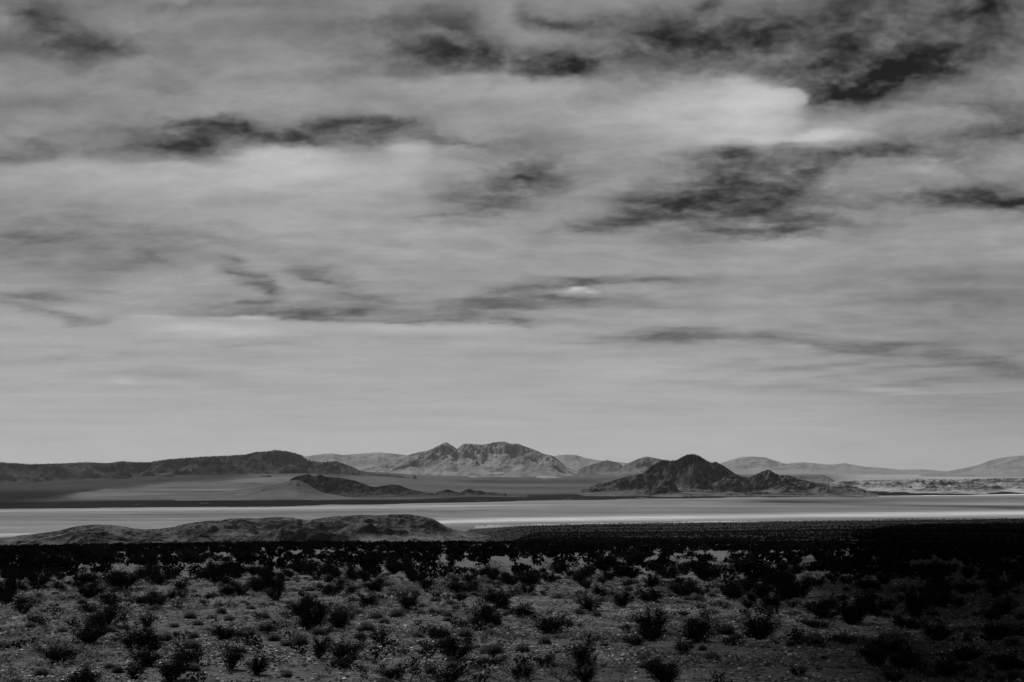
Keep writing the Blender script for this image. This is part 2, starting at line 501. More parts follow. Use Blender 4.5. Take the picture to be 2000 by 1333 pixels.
massif('dark_range', [(-260, 900), (-120, 898), (0, 903), (30, 905), (60, 907), (100, 906), (130, 905), (170, 903), (210, 905), (238, 901), (262, 903), (290, 903), (330, 897), (360, 895), (400, 892),
                      (450, 890), (480, 888), (500, 883), (520, 882), (538, 879), (555, 881), (572, 884), (588, 889), (602, 899), (625, 903), (655, 901), (672, 906), (690, 913), (705, 920), (730, 924), (760, 926), (800, 932), (840, 940)],
       9600, 3900, 2500, cols=900, rws=230, carve=0.8, L=620, seed=33, mat=m_left, p=1.4, crest=0.2)
massif('dark_foothill', [(235, 942), (262, 932), (290, 926), (325, 924), (345, 919), (358, 913), (372, 908), (384, 907), (398, 914), (430, 912), (455, 908), (490, 903), (520, 906), (550, 912), (580, 916), (610, 924), (650, 933), (690, 940)],
       8300, 800, 700, base=-62, cols=420, rws=110, carve=0.6, L=420, seed=55, mat=m_left, wig=0.03, p=1.2)
massif('dark_hill', [(505, 958), (515, 953), (523, 951), (530, 955), (537, 955), (545, 961)], 5300, 120, 100, base=-84, cols=60, rws=40, L=90, seed=35, mat=m_hill)
massif('dark_hill', [(545, 950), (562, 940), (575, 932), (590, 928), (603, 926), (613, 931), (624, 927), (640, 932), (660, 933), (675, 936), (690, 938), (705, 943), (720, 949), (733, 952), (748, 949), (765, 947),
                     (780, 948), (792, 953), (805, 957), (825, 961), (850, 963), (862, 959), (875, 956), (888, 960), (898, 963), (908, 957), (917, 955), (927, 959), (937, 958), (948, 962), (970, 962), (1000, 965), (1030, 969)],
       4750, 330, 320, base=-88.5, cols=620, rws=130, L=150, seed=37, mat=m_hill, wig=0.03)
m_slope = rock_material('pale_sandy_slope', 0.07, 0.105, 0.01, 1.0, (0.9, 1.0), 0.2)
massif('sand_slope', [(330, 972), (400, 965), (450, 959), (500, 952), (540, 945), (562, 940), (580, 938), (592, 941), (604, 948), (618, 957), (634, 964), (665, 969), (700, 973)],
       4330, 260, 260, base=-89.5, cols=300, rws=60, carve=0.2, L=160, seed=71, mat=m_slope, wig=0.02, p=0.9, rough=0.05, crest=0.1, jag=0.0)
massif('dark_mountain', [(1110, 962), (1130, 958), (1150, 952), (1165, 946), (1180, 944), (1200, 938), (1215, 934), (1230, 929), (1245, 927), (1257, 924), (1270, 912), (1285, 903), (1297, 898), (1308, 900), (1322, 899),
                         (1333, 892), (1343, 888), (1356, 887), (1367, 891), (1377, 898), (1390, 904), (1398, 902), (1412, 909), (1425, 918), (1437, 926), (1450, 931), (1465, 932), (1480, 925), (1492, 920), (1502, 917),
                         (1512, 924), (1525, 929), (1540, 929), (1552, 932), (1565, 937), (1580, 940), (1595, 944), (1608, 944), (1620, 950), (1640, 948), (1655, 948), (1672, 952), (1690, 957), (1715, 962)],
       5400, 850, 800, base=-89.5, cols=900, rws=260, carve=0.8, L=240, seed=44, mat=m_dark, wig=0.06, p=0.95, crest=0.25, jag=0.04, rough=0.22)
massif('sand_hills', [(1600, 946), (1650, 940), (1690, 938), (1740, 937), (1790, 935), (1850, 937), (1900, 936), (1960, 934), (2030, 935), (2100, 936), (2200, 940)],
       7000, 1700, 900, base=-89.5, cols=500, rws=160, carve=0.8, L=260, seed=51, mat=m_sand, p=0.9)
massif('near_hill', [(-140, 1062), (-60, 1055), (20, 1050), (40, 1046), (75, 1042), (115, 1037), (140, 1030), (165, 1026), (190, 1025), (220, 1026), (245, 1029), (262, 1033), (285, 1034), (315, 1033), (340, 1029),
                     (365, 1023), (400, 1018), (425, 1017), (450, 1013), (480, 1012), (500, 1013), (540, 1010), (570, 1011), (590, 1015), (602, 1017), (620, 1013), (650, 1009), (680, 1008), (700, 1006),
                     (735, 1007), (770, 1005), (800, 1005), (825, 1009), (845, 1013), (857, 1020), (870, 1028), (885, 1034), (905, 1038), (940, 1044), (990, 1052), (1010, 1056)],
       1680, 330, 260, base=-92, cols=900, rws=200, carve=0.36, rough=0.08, gain=0.56, crest=0.08, jag=0.0, L=110, seed=61, mat=m_near, wig=0.04, p=0.95)
massif('near_hill', [(470, 1056), (490, 1048), (510, 1042), (535, 1036), (550, 1034), (565, 1037), (574, 1038), (582, 1032), (595, 1031), (610, 1034), (640, 1040), (680, 1047), (710, 1054)],
       1400, 110, 110, base=-90, cols=240, rws=80, carve=0.4, rough=0.06, gain=0.5, L=40, seed=63, mat=m_near, wig=0.02)

# ------------------------------------------------------------------ sky: cloud dome over the clear sky
DARK = [  # x, y, half-width, half-height, tilt (deg, + rises to the right), depth
 (1640,95,330,85,8,26),(1700,150,200,40,12,26),(860,100,300,50,-4,15),(420,268,320,45,0,18),(1440,380,280,80,10,18),(985,365,110,50,10,30),(200,480,380,50,0,12),(1900,240,160,110,0,14),(110,80,170,60,-15,14),
 (560,590,330,36,0,12),(980,600,230,34,8,12),(1500,665,330,26,-2,10),(1900,390,180,26,0,18),(1370,60,150,50,10,12),
 (85,48,75,26,-38,46),(150,68,60,22,-25,34),(235,97,95,17,-6,28),(100,95,90,15,0,14),(355,10,110,12,0,20),(10,205,80,15,0,16),(345,180,60,14,0,12),
 (25,303,60,16,8,34),(90,290,80,14,0,14),(370,246,90,9,2,52),(335,280,60,16,0,32),(375,292,90,24,-6,24),(395,272,70,14,14,34),(480,250,50,10,-14,55),(580,268,95,10,-4,62),(665,244,75,13,3,62),(740,245,70,14,0,36),
 (700,270,90,18,8,30),(850,265,70,13,-14,34),(915,278,60,8,-6,18),
 (830,35,80,18,0,30),(895,58,35,14,-30,30),(710,50,70,22,0,16),(560,5,120,10,0,10),(840,92,70,14,-14,44),(960,110,130,22,-3,52),(1010,125,90,12,0,26),(1080,127,60,14,0,46),(1135,128,34,17,-6,56),(830,128,90,20,6,18),(700,140,80,30,0,14),
 (1050,36,60,10,-8,24),(1110,45,60,9,-6,26),(1190,55,80,16,0,30),(1310,45,50,38,35,34),(1350,15,40,14,35,22),(1290,80,90,20,10,20),(1420,85,130,40,8,30),
 (1545,65,150,34,14,26),(1640,98,48,16,28,44),(1560,128,120,20,10,28),(1600,150,60,20,0,22),(1710,155,140,24,14,62),(1650,180,90,20,6,52),(1780,130,80,22,14,66),(1860,108,90,16,-4,36),(1640,190,80,14,-4,20),
 (1910,8,75,28,0,66),(1760,45,140,30,0,26),(1990,40,60,60,0,14),(1970,240,60,40,0,26),(1940,270,60,24,0,16),(1880,205,40,12,0,14),
 (1475,292,70,9,10,46),(1428,312,28,18,10,56),(1545,300,120,16,0,20),(1600,322,60,14,22,44),(1690,305,110,14,12,48),(1850,312,70,20,-16,28),
 (1450,350,110,34,0,46),(1395,372,80,18,14,30),(1375,405,95,20,4,44),(1275,402,60,20,10,54),(1500,400,100,34,4,40),(1560,440,110,18,0,36),(1430,450,90,10,4,26),(1180,440,110,12,10,30),(1470,458,110,8,6,40),
 (1345,425,120,9,6,30),(1930,392,80,11,-4,76),(1985,402,40,13,-20,52),(1790,390,130,12,2,20),(1900,380,110,20,0,14),
 (1055,335,50,18,-4,38),(1028,355,26,8,-6,48),(960,377,55,16,0,28),(985,395,70,14,8,22),(985,325,34,14,0,12),(870,421,56,6,4,26),(920,430,70,10,0,14),(1040,345,90,34,20,12),
 (60,455,150,20,0,22),(240,445,120,14,-4,12),(90,500,160,40,0,8),(310,502,34,10,-20,20),(240,522,110,12,14,14),
 (450,512,22,8,-25,22),(462,530,24,6,-14,22),(500,548,22,12,-20,42),(522,570,18,14,0,44),(485,590,50,6,8,28),
 (605,525,40,12,-14,26),(640,545,44,8,-8,36),(690,578,44,9,-8,26),(560,611,160,9,0,44),(640,612,70,10,0,18),(700,590,60,26,0,14),
 (60,577,70,7,-4,24),(90,610,80,6,-12,32),(220,630,70,6,-4,24),(150,572,90,8,0,14),
 (930,598,90,16,16,32),(1000,580,60,20,12,14),(870,628,130,7,0,34),(1000,628,50,6,-14,22),(1110,556,90,6,8,28),(1210,548,90,6,3,36),(1330,548,80,5,0,18),(1080,590,60,9,4,34),(1180,588,90,7,0,18),(1280,600,90,5,0,10),
 (1290,657,80,10,2,28),(1400,655,120,8,0,28),(1530,663,90,8,-5,20),(1665,684,60,9,-4,34),(1740,678,60,6,4,18),(1180,674,60,5,0,12),
 (1750,580,300,36,2,12),(1930,640,220,90,0,8),(1900,705,100,12,-10,20),(1980,722,60,12,0,18),(1760,720,160,7,7,16),(1830,745,160,6,5,12),(1620,715,120,5,6,12),(1430,712,90,6,6,10),(1380,745,90,5,0,10),(1600,758,220,8,0,8),
 (150,700,160,8,3,9),(300,725,100,10,0,8),(420,745,90,10,-6,8),(480,675,120,6,0,8),(1850,790,200,14,0,6),
]
LIGHT = [
 (250,345,300,26,0,9),(600,330,200,40,0,9),(950,200,260,50,0,8),(1650,270,160,20,4,12),(1740,350,130,30,6,6),(700,60,80,12,10,8),(1290,210,120,80,0,8),(300,560,160,26,8,9),(820,470,260,40,0,7),(1600,490,300,22,0,9),
 (1490,195,90,48,0,28),(1400,225,160,60,0,18),(1450,272,90,10,0,16),(1545,185,40,22,0,16),(1610,262,60,7,5,26),(1700,235,60,9,10,16),(1300,200,150,60,0,8),(1520,255,80,20,0,8),
 (520,298,60,14,0,18),(600,310,110,26,0,12),(800,292,34,20,0,20),(850,330,100,30,0,6),(250,325,120,12,0,10),(985,22,34,22,0,20),(1020,70,100,14,0,12),(5,28,12,22,0,14),(120,120,90,20,0,6),
 (350,640,60,9,0,16),(470,648,60,9,0,18),(330,621,50,3,0,18),(470,622,60,3,0,20),(620,640,150,12,0,8),(830,640,90,7,0,10),(1130,563,17,5,8,46),(1155,569,12,3,0,30),(400,400,300,40,0,8),
 (1380,420,60,5,14,14),(1440,452,80,6,8,12),(1780,330,80,26,0,10),(1890,80,90,9,-16,10),(1810,225,70,20,0,8),(1480,475,100,8,0,8),(1830,768,110,2.5,2,14),(1720,762,70,2.5,-2,14),(1240,730,80,12,0,5),
 (240,745,26,4,-12,12),(100,770,120,6,0,5),
]
LOBES = [  # billows that cover the clear gaps
 (1470,215,110,62,0,0.95),(1545,188,34,24,10,0.9),(1390,225,160,70,0,0.8),(1640,262,90,12,4,0.7),(800,300,52,24,0,0.9),(560,314,140,30,0,0.9),(640,324,80,22,0,0.9),(720,316,70,18,0,0.7),
 (450,642,340,22,0,0.95),(800,646,260,17,0,0.95),(1000,168,180,24,0,0.7),(250,334,230,22,0,0.9),(960,22,30,32,0,0.8),
]
def cloud_tone(px, py):
    """brightness (0..255, as displayed) of the overcast at sky positions given in photo pixels"""
    base = np.interp(py, [-900, -400, -150, 0, 100, 200, 330, 420, 520, 620, 700, 800, 860, 915], [60, 90, 118, 132, 138, 146, 154, 154, 152, 160, 161, 164, 170, 172])
    base = base - 16 * sstep(1450, 2000, px) * sstep(420, 560, py) - 10 * sstep(400, 0, px) * (1 - sstep(420, 700, py))
    # wind-drawn warp, flatter towards the horizon
    fl = np.interp(py, [0, 400, 850], [1.0, 0.75, 0.38])
    k = 1 / fl
    # the grain of the cloud follows a flat layer seen in perspective
    wx = 46 * fbm(px / 130, py * k / 75, 5, 101) + 7 * fbm(px / 30, py * k / 20, 4, 103)
    wy = (24 * fbm(px / 130 + 7, py * k / 65, 5, 105) + 6 * fbm(px / 30, py * k / 18, 4, 107)) * fl
    X, Y = px + wx, py + wy
    D = np.zeros_like(px)
    for (cx, cy, rx, ry, an, s) in DARK:
        sel = (np.abs(px - cx) < rx * 2.6 + 60) & (np.abs(py - cy) < (ry + rx * abs(math.sin(math.radians(an)))) * 2.6 + 50)
        a = math.radians(an); dx, dy = X[sel] - cx, -(Y[sel] - cy)
        u = (dx * math.cos(a) + dy * math.sin(a)) / (rx * 1.15); v = (-dx * math.sin(a) + dy * math.cos(a)) / (ry * 1.15)
        D[sel] += s * np.exp(-(u * u + v * v) ** 0.85)
    D = 150 * (1 - np.exp(-D * 1.3 / 150))
    wisp = 1 + 0.95 * fbm(X / 90, Y * k / 46, 5, 111, 0.5) + 0.30 * fbm(px / 22, py * k / 12, 4, 113)
    D = D * np.clip(wisp, 0.3, 1.6)
    for (cx, cy, rx, ry, an, s) in LOBES:
        sel = (np.abs(px - cx) < rx * 2 + 30) & (np.abs(py - cy) < (ry + rx * abs(math.sin(math.radians(an)))) * 2 + 30)
        a = math.radians(an); dx, dy = px[sel] + 0.7 * wx[sel] - cx, -(py[sel] + 0.9 * wy[sel] - cy)
        q = np.hypot((dx * math.cos(a) + dy * math.sin(a)) / rx, (-dx * math.sin(a) + dy * math.cos(a)) / ry)
        D[sel] *= 1 - s * (1 - sstep(0.6, 1.2, q))
    B = np.zeros_like(px)
    for (cx, cy, rx, ry, an, s) in LIGHT:
        sel = (np.abs(px - cx) < rx * 2.6 + 50) & (np.abs(py - cy) < (ry + rx * abs(math.sin(math.radians(an)))) * 2.6 + 40)
        a = math.radians(an); dx, dy = px[sel] + 0.6 * wx[sel] - cx, -(py[sel] + 0.6 * wy[sel] - cy)
        u = (dx * math.cos(a) + dy * math.sin(a)) / (rx * 1.2); v = (-dx * math.sin(a) + dy * math.cos(a)) / (ry * 1.2)
        B[sel] += s * np.exp(-(u * u + v * v) ** 1.1)
    fine = np.interp(py, [0, 500, 900], [1.0, 0.8, 0.25])
    bil = 1 - 2.2 * np.abs(fbm(X / 150, Y * k / 70, 6, 127, 0.58))
    n = 24 * fbm(px / 330, py * k / 95, 4, 121) * fine + 12 * fbm(X / 120, Y * k / 64, 5, 123, 0.5) * fine + 9 * (bil - 0.6) * fine + 3 * fbm(px / 16, py * k / 8, 3, 125) * fine
    return base - D + B + n

DOME_R = 90000.0
saz = np.concatenate([np.arange(-21.5, 21.51, 0.055), np.linspace(21.6, 338.5, 150)])
sel_ = np.concatenate([[-3.0, -1.0], np.arange(-0.3, 19.6, 0.05), np.linspace(19.8, 89.9, 90)])
EL, AZ = np.meshgrid(np.radians(sel_), np.radians(saz), indexing='ij')
azw = (AZ + math.pi) % (2 * math.pi) - math.pi
spx, spy = project(np.clip(azw, -1.15, 1.15), np.tan(np.minimum(EL, math.radians(60))))
spx = np.where(np.abs(azw) > 0.45, 1000 + azw * F, spx)
spy = np.where(np.abs(azw) > 0.45, 915 - np.tan(np.minimum(EL, math.radians(55))) * F, spy)
spy = np.where(EL > math.radians(25), 915 - np.degrees(EL) * 48, spy)
T = np.clip(cloud_tone(spx, spy), 20, 215)
rad = (T / 255.0) ** 2.2
# the clear sky behind the cloud is already this bright
_cy = [10, 200, 400, 600, 700, 800, 860]
_cl = np.array([104, 111, 121, 137, 146, 152, 148.]); _cr = np.array([83, 90, 100, 114, 123, 127, 121.])
_f = np.clip(spx / 2000, 0, 1) ** 0.6
clear = FILTER * ((np.interp(spy, _cy, _cl) * (1 - _f) + np.interp(spy, _cy, _cr) * _f) / 255) ** 2.2
rad = np.maximum(rad - clear, 0.0)
sx_, sy_, sz_ = DOME_R * np.cos(EL) * np.sin(AZ), DOME_R * np.cos(EL) * np.cos(AZ), DOME_R * np.sin(EL)
me = make_mesh('sky', np.stack([sx_, sy_, sz_], -1).reshape(-1, 3), grid_faces(*EL.shape), True, {'added_cloud': rad})
mat, n, l, out = new_mat('cloud_layer')
em = n.new('ShaderNodeEmission')
ca = attr(n, 'added_cloud')
l.new(grey(n, l, ca), em.inputs[0])
tr = n.new('ShaderNodeBsdfTransparent')
ad = n.new('ShaderNodeAddShader')
l.new(em.outputs[0], ad.inputs[0]); l.new(tr.outputs[0], ad.inputs[1]); l.new(ad.outputs[0], out.inputs[0])
mat.cycles.emission_sampling = 'NONE'
add_obj('sky', me, mat, kind='structure')

# ------------------------------------------------------------------ unseen cloud mesh, added overhead to shade the right of the slope
CZ = 1000.0
offx, offy = CZ / math.tan(math.radians(SUN_EL)) * math.sin(math.radians(SUN_AZ)), CZ / math.tan(math.radians(SUN_EL)) * math.cos(math.radians(SUN_AZ))
uu = np.arange(-60, 900, 9.0); vv = np.arange(-260, 1760, 9.0)
VV, UU = np.meshgrid(vv, uu, indexing='ij')
left_edge = np.interp(VV, [-260, 0, 40, 100, 300, 900, 1760], [-14, -9, -1, 12, 52, 178, 390]) + 0.06 * np.maximum(VV, 60) * fbm(VV / 220, VV * 0, 4, 131)
e_ = np.minimum(np.minimum(UU - left_edge, 880 - UU), np.minimum(VV + 250, 1740 - VV))
th_ = np.where(e_ > 0, np.sqrt(np.maximum(e_, 0) / 60.0), 0)
th_ = np.minimum(th_, 1.6)
topz = 14 + 90 * th_ * (1 + 0.5 * fbm(UU / 90, VV / 90, 5, 133)); botz = -12 * th_ * (1 + 0.5 * fbm(UU / 60, VV / 60, 4, 135))
cs = UU.size
cv = np.concatenate([np.stack([UU + offx, VV + offy, CZ + topz], -1).reshape(-1, 3), np.stack([UU + offx, VV + offy, CZ + botz], -1).reshape(-1, 3)])
gf = grid_faces(*UU.shape); inside = (e_.ravel()[gf] > 0).all(1); gf = gf[inside]
edges = np.concatenate([gf[:, [0, 1]], gf[:, [1, 2]], gf[:, [2, 3]], gf[:, [3, 0]]])
key = edges.min(1) * cs + edges.max(1)
_, inv, cnt = np.unique(key, return_inverse=True, return_counts=True)
be = edges[cnt[inv] == 1]
side = np.stack([be[:, 0], be[:, 1], be[:, 1] + cs, be[:, 0] + cs], 1)[:, ::-1]
me = make_mesh('added_cloud', cv, np.concatenate([gf, gf[:, ::-1] + cs, side]), True)
mat, n, l, out = new_mat('added_cloud_white')
tc = n.new('ShaderNodeTexCoord')
surface(n, l, out, maprange(n, l, noise_node(n, l, tc.outputs['Object'], 0.01, 5, 0.6), 0.3, 0.7, 0.75, 0.85), None, rough=1.0, spec=0.0)
add_obj('added_cloud', me, mat, kind='structure')

# ------------------------------------------------------------------ plants
def quads_to_mesh(name, centers, ax, ay):
    v = np.stack([centers - ax - ay, centers + ax - ay, centers + ax + ay, centers - ax + ay], 1).reshape(-1, 3)
    f = np.arange(len(v)).reshape(-1, 4)
    return v, f

def tubes(polys, sides=3):
    """list of (points (k,3), radii (k)) -> verts, faces"""
    V, Fc, off = [], [], 0
    for pts, rad_ in polys:
        pts = np.asarray(pts); k = len(pts)
        tan = np.gradient(pts, axis=0); tan /= np.linalg.norm(tan, axis=1)[:, None] + 1e-9
        ref = np.array([0.31, 0.17, 0.93]) if abs(tan[0, 2]) < 0.8 else np.array([1.0, 0.2, 0.1])
        a = np.cross(tan, ref); a /= np.linalg.norm(a, axis=1)[:, None] + 1e-9
        b = np.cross(tan, a)
        th = np.arange(sides) * 2 * np.pi / sides
        ring = pts[:, None, :] + np.asarray(rad_)[:, None, None] * (np.cos(th)[None, :, None] * a[:, None, :] + np.sin(th)[None, :, None] * b[:, None, :])
        V.append(ring.reshape(-1, 3))
        i = np.arange(k * sides).reshape(k, sides) + off
        nx = np.roll(i, -1, axis=1)
        Fc.append(np.stack([i[:-1], nx[:-1], nx[1:], i[1:]], -1).reshape(-1, 4))
        off += k * sides
    return np.concatenate(V), np.concatenate(Fc)

def plant_material(name, val, var, translucent=0.0):
    mat, n, l, out = new_mat(name)
    oi = n.new('ShaderNodeObjectInfo')
    tc = n.new('ShaderNodeTexCoord')
    ns = noise_node(n, l, tc.outputs['Object'], 6.0, 4, 0.6)
    a = maprange(n, l, ns, 0.3, 0.7, val * (1 - var), val * (1 + var))
    a = math_node(n, l, 'MULTIPLY', a, maprange(n, l, oi.outputs['Random'], 0, 1, 0.7, 1.35))
    geo = n.new('ShaderNodeNewGeometry')
    a = math_node(n, l, 'MULTIPLY', a, maprange(n, l, geo.outputs['Random Per Island'], 0, 1, 0.3, 1.9))
    b = surface(n, l, out, a, None, rough=0.9, spec=0.0)
    if translucent:
        t = n.new('ShaderNodeBsdfTranslucent'); l.new(grey(n, l, a), t.inputs[0])
        mx = n.new('ShaderNodeMixShader'); mx.inputs[0].default_value = translucent
        l.new(b.outputs[0], mx.inputs[1]); l.new(t.outputs[0], mx.inputs[2]); l.new(mx.outputs[0], out.inputs[0])
    return mat

m_leaf = plant_material('creosote_leaf', 0.0075, 0.5, 0.3)
m_stem = plant_material('creosote_stem', 0.011, 0.3)
m_tuft = plant_material('dry_tuft', 0.075, 0.45, 0.35)
m_scrub = plant_material('far_scrub', 0.005, 0.5)

def bush_arrays(rs, open_=False, leaves=5200, nst=40):
    polys = []; cl = []
    spread = (0.85 + 0.45 * rs.rand()) if not open_ else 0.62
    tilt = rs.randn(2) * 0.10
    sides_h = 0.55 + 0.75 * rs.rand(16)          # uneven outline: some sectors reach less far
    for i in range(nst):
        th = rs.rand() * 2 * np.pi
        lean = spread * rs.rand() ** 0.65
        ln = (0.62 + 0.45 * rs.rand()) * sides_h[int(th / (2 * np.pi) * 16) % 16]
        k = 6
        s = np.linspace(0, 1, k)
        ang = lean * (0.55 + 0.6 * s)
        r = np.cumsum(np.sin(ang)) * ln / k; z = np.cumsum(np.cos(ang)) * ln / k
        wob = np.cumsum(rs.randn(k, 2) * 0.02, axis=0)
        px_ = 0.05 * math.cos(th) + r * math.cos(th) + wob[:, 0] + tilt[0] * z; py_ = 0.05 * math.sin(th) + r * math.sin(th) + wob[:, 1] + tilt[1] * z
        P = np.stack([px_, py_, z - 0.12], 1)
        polys.append((P, np.linspace(0.011, 0.004, k)))
        for j in range(3 if not open_ else 4):
            t0 = rs.randint(2, k - 1)
            d = rs.randn(3) * 0.6 + np.array([math.cos(th) * 0.5, math.sin(th) * 0.5, 0.9]); d /= np.linalg.norm(d)
            L_ = 0.12 + 0.2 * rs.rand()
            Q = P[t0] + np.outer(np.linspace(0, L_, 3), d) + np.outer([0, 0.2, 1], rs.randn(3) * 0.03)
            polys.append((Q, [0.006, 0.004, 0.0025]))
            cl.append(Q[1:]); 
        cl.append(P[2:])
    anchors = np.concatenate(cl)
    idx = rs.randint(0, len(anchors), leaves)
    cen = anchors[idx] + rs.randn(leaves, 3) * (0.055 if not open_ else 0.04)
    keep = cen[:, 2] > 0.03
    cen = cen[keep]; m_ = len(cen)
    ax = rs.randn(m_, 3); ax /= np.linalg.norm(ax, axis=1)[:, None]
    ay = np.cross(ax, rs.randn(m_, 3)); ay /= np.linalg.norm(ay, axis=1)[:, None]
    sz = 0.006 + 0.009 * rs.rand(m_, 1)
    lv, lf = quads_to_mesh('l', cen, ax * sz * 1.5, ay * sz)
    sv, sf = tubes(polys)
    # normalise to unit width and unit height
    wid = np.percentile(np.abs(np.concatenate([cen[:, 0], cen[:, 1]])), 94) * 2
    hh = np.percentile(cen[:, 2], 98)
    sc = np.array([1 / wid, 1 / wid, 1 / hh])
    return lv * sc, lf, sv * sc, sf

rs = np.random.RandomState(12)
bush_meshes = []
for i in range(11):
    a = bush_arrays(rs, False, leaves=int(3200 + 2600 * rs.rand()), nst=int(26 + 22 * rs.rand()))
    bush_meshes.append((make_mesh('foliage', a[0], a[1]), make_mesh('stems', a[2], a[3])))
open_meshes = []
for i in range(4):
    a = bush_arrays(rs, True, leaves=1500, nst=34)
    open_meshes.append((make_mesh('foliage', a[0], a[1]), make_mesh('stems', a[2], a[3])))
for f, s in bush_meshes + open_meshes:
    f.materials.append(m_leaf); s.materials.append(m_stem)

def tuft_mesh(rs, nb=1500):
    th = rs.rand(nb) * 2 * np.pi; u = rs.rand(nb)
    lean = np.arccos(1 - u * 0.93)
    ln = 0.5 * (0.78 + 0.3 * rs.rand(nb)) * (1 + 0.12 * np.sin(3 * th + rs.rand() * 6))
    d = np.stack([np.sin(lean) * np.cos(th), np.sin(lean) * np.sin(th), np.cos(lean) * 1.9], 1)
    base = np.stack([rs.randn(nb) * 0.07, rs.randn(nb) * 0.07, -0.05 * np.ones(nb)], 1)
    tip = base + d * ln[:, None] + rs.randn(nb, 3) * 0.03
    mid = base + (tip - base) * 0.55 + np.array([0, 0, 0.05])
    side = np.cross(d, rs.randn(nb, 3)); side /= np.linalg.norm(side, axis=1)[:, None]
    w_ = 0.009
    V = np.stack([base - side * w_, base + side * w_, mid + side * w_ * 1.2, mid - side * w_ * 1.2, tip + side * w_ * 0.5, tip - side * w_ * 0.5], 1).reshape(-1, 3)
    i = np.arange(nb)[:, None] * 6
    f = np.concatenate([i + np.array([0, 1, 2, 3]), i + np.array([3, 2, 4, 5])])
    return V, f
tuft_meshes = []
for i in range(5):
    V, f = tuft_mesh(rs)
    me = make_mesh('tuft', V, f); me.materials.append(m_tuft); tuft_meshes.append(me)

BUSH = [ # x, y of the foot, width, height in photo pixels, kind
 (10,1172,50,45,0),(70,1148,45,32,0),(45,1200,42,38,1),(170,1170,46,30,0),(240,1150,75,38,0),(305,1142,50,30,0),(420,1137,56,48,0),(170,1197,32,20,0),(222,1185,40,30,1),(305,1190,46,30,1),
 (358,1172,24,28,1),(470,1165,30,28,1),(175,1258,66,46,0),(265,1270,60,52,0),(290,1226,32,30,1),(112,1296,56,32,0),(440,1247,56,26,0),(288,1302,48,34,0),(335,1331,58,44,0),(262,1326,44,32,1),(345,1300,34,30,1),(300,1272,36,26,0),(378,1300,58,40,1),(448,1307,48,55,1),
 (165,1334,64,30,0),(500,1318,40,36,0),(520,1132,38,22,0),(540,1173,42,32,1),(548,1140,20,28,1),(505,1156,30,28,0),(595,1122,54,28,0),(648,1163,46,28,0),(688,1158,26,18,1),(690,1133,32,22,0),
 (722,1181,36,25,0),(795,1190,36,36,0),(832,1150,30,24,0),(605,1230,54,60,0),(668,1228,50,38,0),(678,1288,70,50,0),(622,1287,36,52,1),(900,1157,74,32,0),(950,1222,58,40,0),(888,1286,80,52,0),
 (855,1249,40,26,0),(742,1255,40,28,1),(968,1299,34,18,0),(770,1326,56,22,0),(872,1336,80,44,1),(1025,1205,40,18,0),(1075,1237,72,42,0),(1130,1138,28,22,0),(1142,1300,60,60,0),(1215,1186,44,34,0),
 (1155,1192,56,32,1),(1270,1176,50,26,0),(1332,1166,58,28,0),(1310,1130,60,38,0),(1380,1136,54,38,0),(1430,1166,48,36,0),(1275,1238,64,54,0),(1368,1254,74,56,0),(1483,1250,58,48,0),(1242,1260,42,16,0),
 (1066,1302,38,22,0),(1332,1278,42,30,1),(1020,1327,42,34,0),(1142,1334,42,34,0),(1300,1334,76,52,0),(1525,1146,44,34,0),(1562,1168,50,44,0),(1612,1207,70,48,0),(1690,1190,34,28,0),(1702,1158,50,30,0),
 (1790,1208,52,66,0),(1840,1160,50,40,0),(1895,1158,40,18,0),(1780,1228,70,24,0),(1712,1302,48,44,0),(1768,1308,54,46,0),(1742,1280,46,32,0),(1745,1332,44,28,1),(1830,1252,56,32,0),(1890,1290,60,28,0),(1960,1200,40,30,0),(1950,1250,50,30,0),(1972,1310,60,40,0),
 (1600,1228,50,20,1),(1560,1322,40,20,1),(1850,1320,60,30,0),(960,1128,40,28,0),(1040,1140,36,26,0),(1090,1120,44,26,0),(1180,1115,44,30,0),(1240,1105,50,30,0),(780,1115,50,30,0),(730,1105,44,26,0),(1450,1115,50,34,0),(380,1100,60,30,0),(100,1105,60,32,0),(200,1100,50,28,0),(290,1108,46,28,0),(480,1098,40,26,0),
]
TUFT = [ # x, y, width, height
 (370,1209,28,14),(387,1221,24,9),(432,1197,22,12),(412,1210,22,9),(447,1213,22,9),(220,1193,20,10),(378,1246,26,13),(325,1251,28,18),(215,1234,26,13),(488,1240,24,12),(428,1185,20,8),(475,1178,14,6),(395,1178,16,7),(490,1190,20,8),
 (585,1260,38,24),(535,1251,30,14),(520,1232,40,18),(622,1240,30,16),(735,1209,32,13),(750,1218,26,12),(700,1200,22,10),(775,1205,34,14),(968,1220,28,15),(985,1126,20,10),(742,1140,26,14),(605,1172,16,8),(690,1175,26,8),(850,1174,26,8),(880,1180,22,9),
 (905,1165,22,9),(925,1163,18,8),(860,1200,24,10),(890,1190,20,10),(820,1200,24,10),(1065,1259,28,16),(1020,1273,34,17),(1390,1289,34,16),(1165,1204,20,10),(1130,1200,24,12),(1195,1164,20,10),(1250,1162,20,10),(1090,1170,26,12),(1040,1165,20,9),
 (1500,1200,18,8),(1580,1222,24,9),(1590,1245,30,9),(1650,1170,18,9),(1335,1202,18,8),(1440,1250,26,12),(950,1190,18,8),(995,1200,18,9),(640,1130,18,9),(560,1135,16,9),(560,1262,26,12),(905,1220,24,10),(800,1175,24,10),(1255,1290,22,10),(1180,1262,20,8),
 (1110,1222,24,12),(1140,1190,20,9),(660,1205,26,11),(1545,1262,22,12),(840,1315,24,12),(930,1312,26,12),(560,1322,26,12),(60,1225,22,9),(120,1235,24,9),(80,1320,30,14),(230,1315,24,12),(340,1225,22,8),(470,1275,26,12),
]
plants = []      # x, y, z, width, height, kind, px, py
